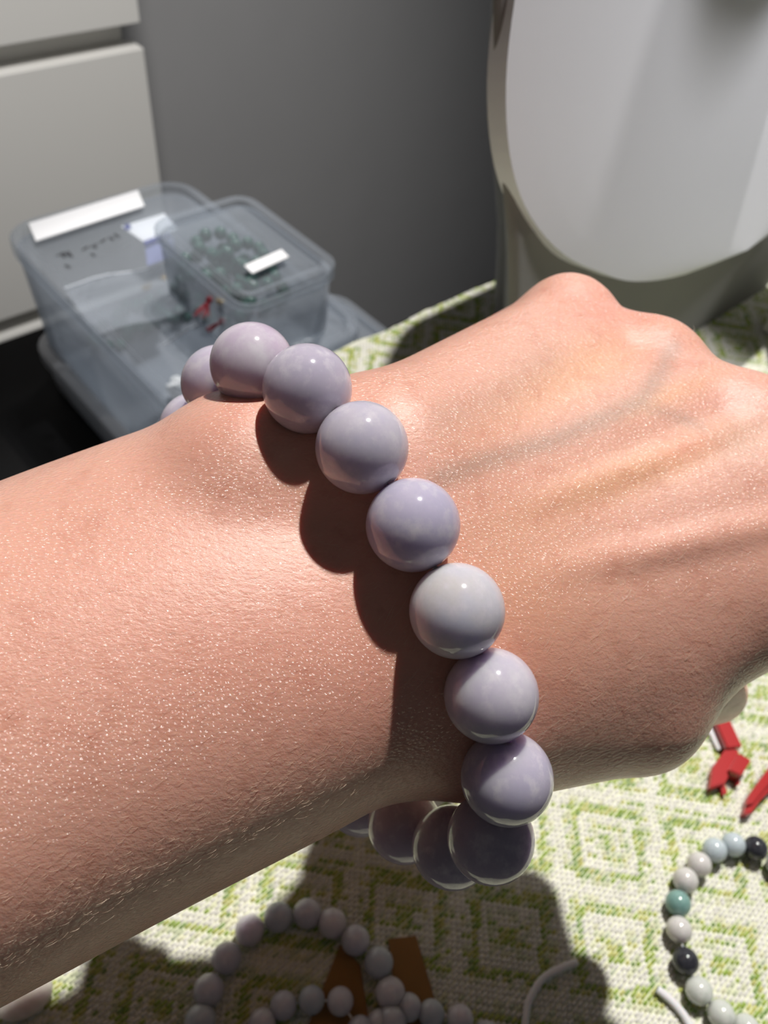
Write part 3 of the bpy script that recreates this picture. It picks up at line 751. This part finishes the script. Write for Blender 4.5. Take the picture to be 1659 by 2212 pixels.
# ================================================================ BRACELETS LYING ON THE TABLE
def table_bracelet(pxs, r, mats, label, closer, zoff=0.0, squash=1.0):
    W = [ground(a, b, r+.3+zoff) for a, b in pxs]; W += [Vector(c) for c in closer(W)] if closer else []
    c = sum(W, Vector())/len(W); e = empty('bead_bracelet', (c.x*M, c.y*M, .3*M+zoff*M))
    me0 = sphere_mesh('table_bead', r*M, 32, 20, .45*M, squash)
    for i, w_ in enumerate(W):
        mt = mats(i); me_ = me0.copy(); me_.materials.append(mt[0]); o = bpy.data.objects.new('bead', me_); C.objects.link(o); o.parent = e
        o.location = w_*M-e.location; tg = W[(i+1) % len(W)]-W[i-1]; tg.z = 0; o.rotation_euler = tg.to_track_quat('Z', 'X').to_euler()
        if mt[1]: o['label'] = mt[1]
    V, F = tube([w_*M for w_ in W+[W[0]]], .3*M, 6); mesh_obj('elastic_thread', V, F, mat_cord, e)
    tag(e, label, 'bracelet'); return e, W
def circ_closer(cx, cy, R, r, sgn):           # fill the rest of the ring from the last bead round to the first
    def f(W):
        a1 = math.atan2(W[-1].y-cy, W[-1].x-cx); a0 = math.atan2(W[0].y-cy, W[0].x-cx); span = (a0-a1)*sgn % (2*math.pi)
        n_ = max(1, int(round(span*R/(2*r*1.02))))-1; out = []
        R1 = math.hypot(W[-1].x-cx, W[-1].y-cy); R0 = math.hypot(W[0].x-cx, W[0].y-cy)
        for k in range(1, n_+1):
            s = k/(n_+1); a = a1+sgn*span*s; R_ = R1+(R0-R1)*s; out.append((cx+R_*math.cos(a), cy+R_*math.sin(a), W[0].z))
        return out
    return f
mg = [jade('grey_lilac_jade', srgb(190, 190, 202), srgb(200, 200, 208), srgb(214, 214, 220), 5), jade('blue_grey_jade', srgb(176, 184, 194), srgb(188, 194, 202), srgb(206, 210, 216), 9), jade('milky_lilac_jade', srgb(204, 198, 208), srgb(210, 206, 212), srgb(220, 218, 222), 2)]
ordA = [1, 0, 0, 2, 1, 0, 2, 0, 1, 2, 0]
table_bracelet([(433,2205), (451,2139), (489.5,2069), (539,2009), (601,1981), (664,1973), (718,1994), (768,2031), (818,2079), (843,2145), (846,2207)], 3.75,
    lambda i: (mg[ordA[i % 11]], None), 'pale grey lilac bead bracelet lying on the cloth below the forearm', circ_closer(-3.5, 31, 23.2, 3.75, -1), 0, 1.0)
table_bracelet([(566,2210), (612,2172), (673,2160), (735,2163)], 3.3, lambda i: (mg[(i+2) % 3], None), 'smaller lilac bead bracelet lying inside the ring of the pale grey one', circ_closer(-1.5, 21.5, 14.0, 3.3, -1))
table_bracelet([(882,2176), (932,2190)], 3.3, lambda i: (mg[i % 3], None), 'pale lilac bead bracelet mostly below the frame, right of the pale grey one', circ_closer(31.5, 16, 19, 3.3, -1))
pale = jade('pale_green_white_jade', srgb(196, 202, 194), srgb(206, 210, 204), srgb(220, 222, 216), 4); pale2 = jade('grey_white_jade', srgb(200, 198, 194), srgb(210, 208, 204), srgb(220, 218, 214), 6)
teal = jade('teal_jade', srgb(104, 146, 138), srgb(120, 158, 150), srgb(140, 172, 164), 8); mblk = jade('black_jade', srgb(16, 18, 22), srgb(24, 27, 32), srgb(60, 62, 64), 12, .05, .08)
blu = jade('blue_grey_white_jade', srgb(178, 192, 198), srgb(190, 202, 206), srgb(206, 214, 216), 14)
mD = [(pale, None), (mblk, 'black bead'), (blu, None), (blu, None), (pale2, None), (pale2, None), (teal, 'teal green bead'), (pale2, None), (mblk, 'black bead with grey flecks'), (pale, None), (pale, None), (pale, None)]
table_bracelet([(1682,1868), (1632,1832), (1584,1824), (1544,1836), (1510.5,1867), (1481,1901), (1465,1951), (1467,2008), (1481,2076), (1510,2140), (1558,2191), (1612,2222)], 3.4,
    lambda i: mD[i] if i < 12 else (pale, None), 'mixed bead bracelet of pale, teal and black stones on the cloth at the right', circ_closer(118.8, 64, 24, 3.4, 1))

# kraft cards
def card(quad, z, label, name='kraft_card', lift=0):
    V = []; q = [ground(a, b, z) for a, b in quad]; n_ = 6
    for t in (0, .45):
        for i in range(n_+1):
            for j in range(n_+1):
                s, u = i/n_, j/n_; p = (q[0]*(1-s)+q[1]*s)*(1-u)+(q[3]*(1-s)+q[2]*s)*u; V.append((p+Vector((0, 0, t+lift*math.sin(math.pi*s)*.8)))*M)
    m_ = (n_+1)**2; F = []
    for i in range(n_):
        for j in range(n_):
            k = i*(n_+1)+j; F.append((k, k+1, k+n_+2, k+n_+1)); F.append((m_+k, m_+k+n_+1, m_+k+n_+2, m_+k+1))
    ed = [j for j in range(n_)]; 
    for j in range(n_): F.append((j, m_+j, m_+j+1, j+1)); k = n_*(n_+1)+j; F.append((k+1, m_+k+1, m_+k, k))
    for i in range(n_): k = i*(n_+1); F.append((k+n_+1, m_+k+n_+1, m_+k, k)); k += n_; F.append((k, m_+k, m_+k+n_+1, k+n_+1))
    return tag(mesh_obj(name, V, F, mat_kraft), label, 'card')
card([(838, 2030), (898, 2022), (960, 2230), (862, 2230)], .4, 'brown kraft card lying under the right side of the pale grey bracelet')
card([(735, 2040), (778, 2085), (800, 2230), (660, 2230)], .4, 'dark brown kraft card inside the ring of the pale grey bracelet')

# elastic cord ends
def cord(pxs, r, label, lift=None):
    W = [ground(a, b, r*1.0+.3+(lift[i] if lift else 0))*M for i, (a, b) in enumerate(pxs)]
    sp = spline(W, 40); e = empty('cord', W[0]); V, F = tube(sp, [r*M]*39+[r*M*.9, r*M*.55], 14, True, .8); mesh_obj('strand', V, F, mat_cord, e, True)
    V, F = tube([sp[0]*1, sp[0]+(sp[0]-sp[1])*.25], [r*M*1.03, r*M*.85], 14, True, .8); mesh_obj('cut_end', V, F, mat_clear, e)
    tag(e, label, 'cord')
cord([(1118, 2330), (1133, 2225), (1142, 2165), (1172, 2115), (1215, 2090), (1248, 2078)], .95, 'white elastic cord curving up through the hand shadow on the cloth')
cord([(1420, 2136), (1455, 2166), (1485, 2205), (1510, 2260)], 1.05, 'white elastic cord with a cut end beside the mixed bead bracelet')

# red plastic clips
def prism(name, pxs, z0, z1, mat, parent, bev=.35):
    bm = bmesh.new(); b_ = [bm.verts.new(ground(x, y, z0)*M) for x, y in pxs]; d_ = Vector((0, 0, (z1-z0)*M)); t_ = [bm.verts.new(v.co+d_) for v in b_]
    n_ = len(b_); bm.faces.new(b_[::-1]); bm.faces.new(t_)
    for k in range(n_): bm.faces.new((b_[k], b_[(k+1) % n_], t_[(k+1) % n_], t_[k]))
    bmesh.ops.recalc_face_normals(bm, faces=bm.faces)
    bmesh.ops.bevel(bm, geom=list(bm.edges), offset=bev*M, segments=2, affect='EDGES')
    return bm_obj(name, bm, mat, parent)
e = empty('plastic_clip', ground(1560, 1670, .3)*M)
prism('arm', [(1533,1552), (1562,1545), (1597,1620), (1564,1624)], 2.0, 4.6, mat_redplastic, e)
prism('jaw', [(1562,1622), (1588,1630), (1572,1672), (1556,1702), (1524,1712), (1530,1668)], .3, 3.6, mat_redplastic, e)
prism('hinge_block', [(1582,1640), (1608,1656), (1586,1690), (1560,1678)], .3, 5.4, mat_redplastic, e)
prism('tooth', [(1550,1694), (1560,1692), (1567,1718), (1556,1722)], .3, 2, mat_redplastic, e, .2)
prism('tooth', [(1584,1684), (1592,1680), (1594,1698), (1586,1702)], .3, 2, mat_redplastic, e, .2)
prism('spring_bar', [(1514,1556), (1529,1550), (1562,1618), (1548,1624)], .3, 1.6, mat_cord, e, .25)
tag(e, 'red plastic clip with a raised arm, on the cloth nearest the thumb', 'clip')
e = empty('plastic_clip', ground(1650, 1700, .3)*M)
prism('blade', [(1597,1768), (1606,1730), (1640,1682), (1668,1648), (1700,1650), (1700,1700), (1659,1712), (1632,1738), (1612,1766)], .3, 3.6, mat_redplastic, e)
prism('ridge', [(1609,1742), (1642,1694), (1672,1664), (1682,1680), (1652,1704), (1622,1740)], 3.5, 4.8, mat_redplastic, e, .3)
prism('hinge_block', [(1668,1672), (1700,1660), (1706,1690), (1680,1706)], 3.0, 6.0, mat_redplastic, e)
tag(e, 'red plastic clip with a long pointed blade, cut by the right edge', 'clip')

# pale stone at the lower left, half hidden by the forearm
g = ground(52, 2152, 3.2); bm = bmesh.new(); bmesh.ops.create_icosphere(bm, subdivisions=4, radius=1)
for v in bm.verts: v.co = Vector((v.co.x*6.6, v.co.y*5.0, v.co.z*2.9))*M
o = bm_obj('stone_cabochon', bm, jade('cream_stone', srgb(206, 198, 186), srgb(220, 214, 204), srgb(230, 226, 220), 21), None, True); o.location = g*M; o.rotation_euler.z = .5
tag(o, 'oval cream stone on the cloth at the lower left, half behind the forearm', 'stone')
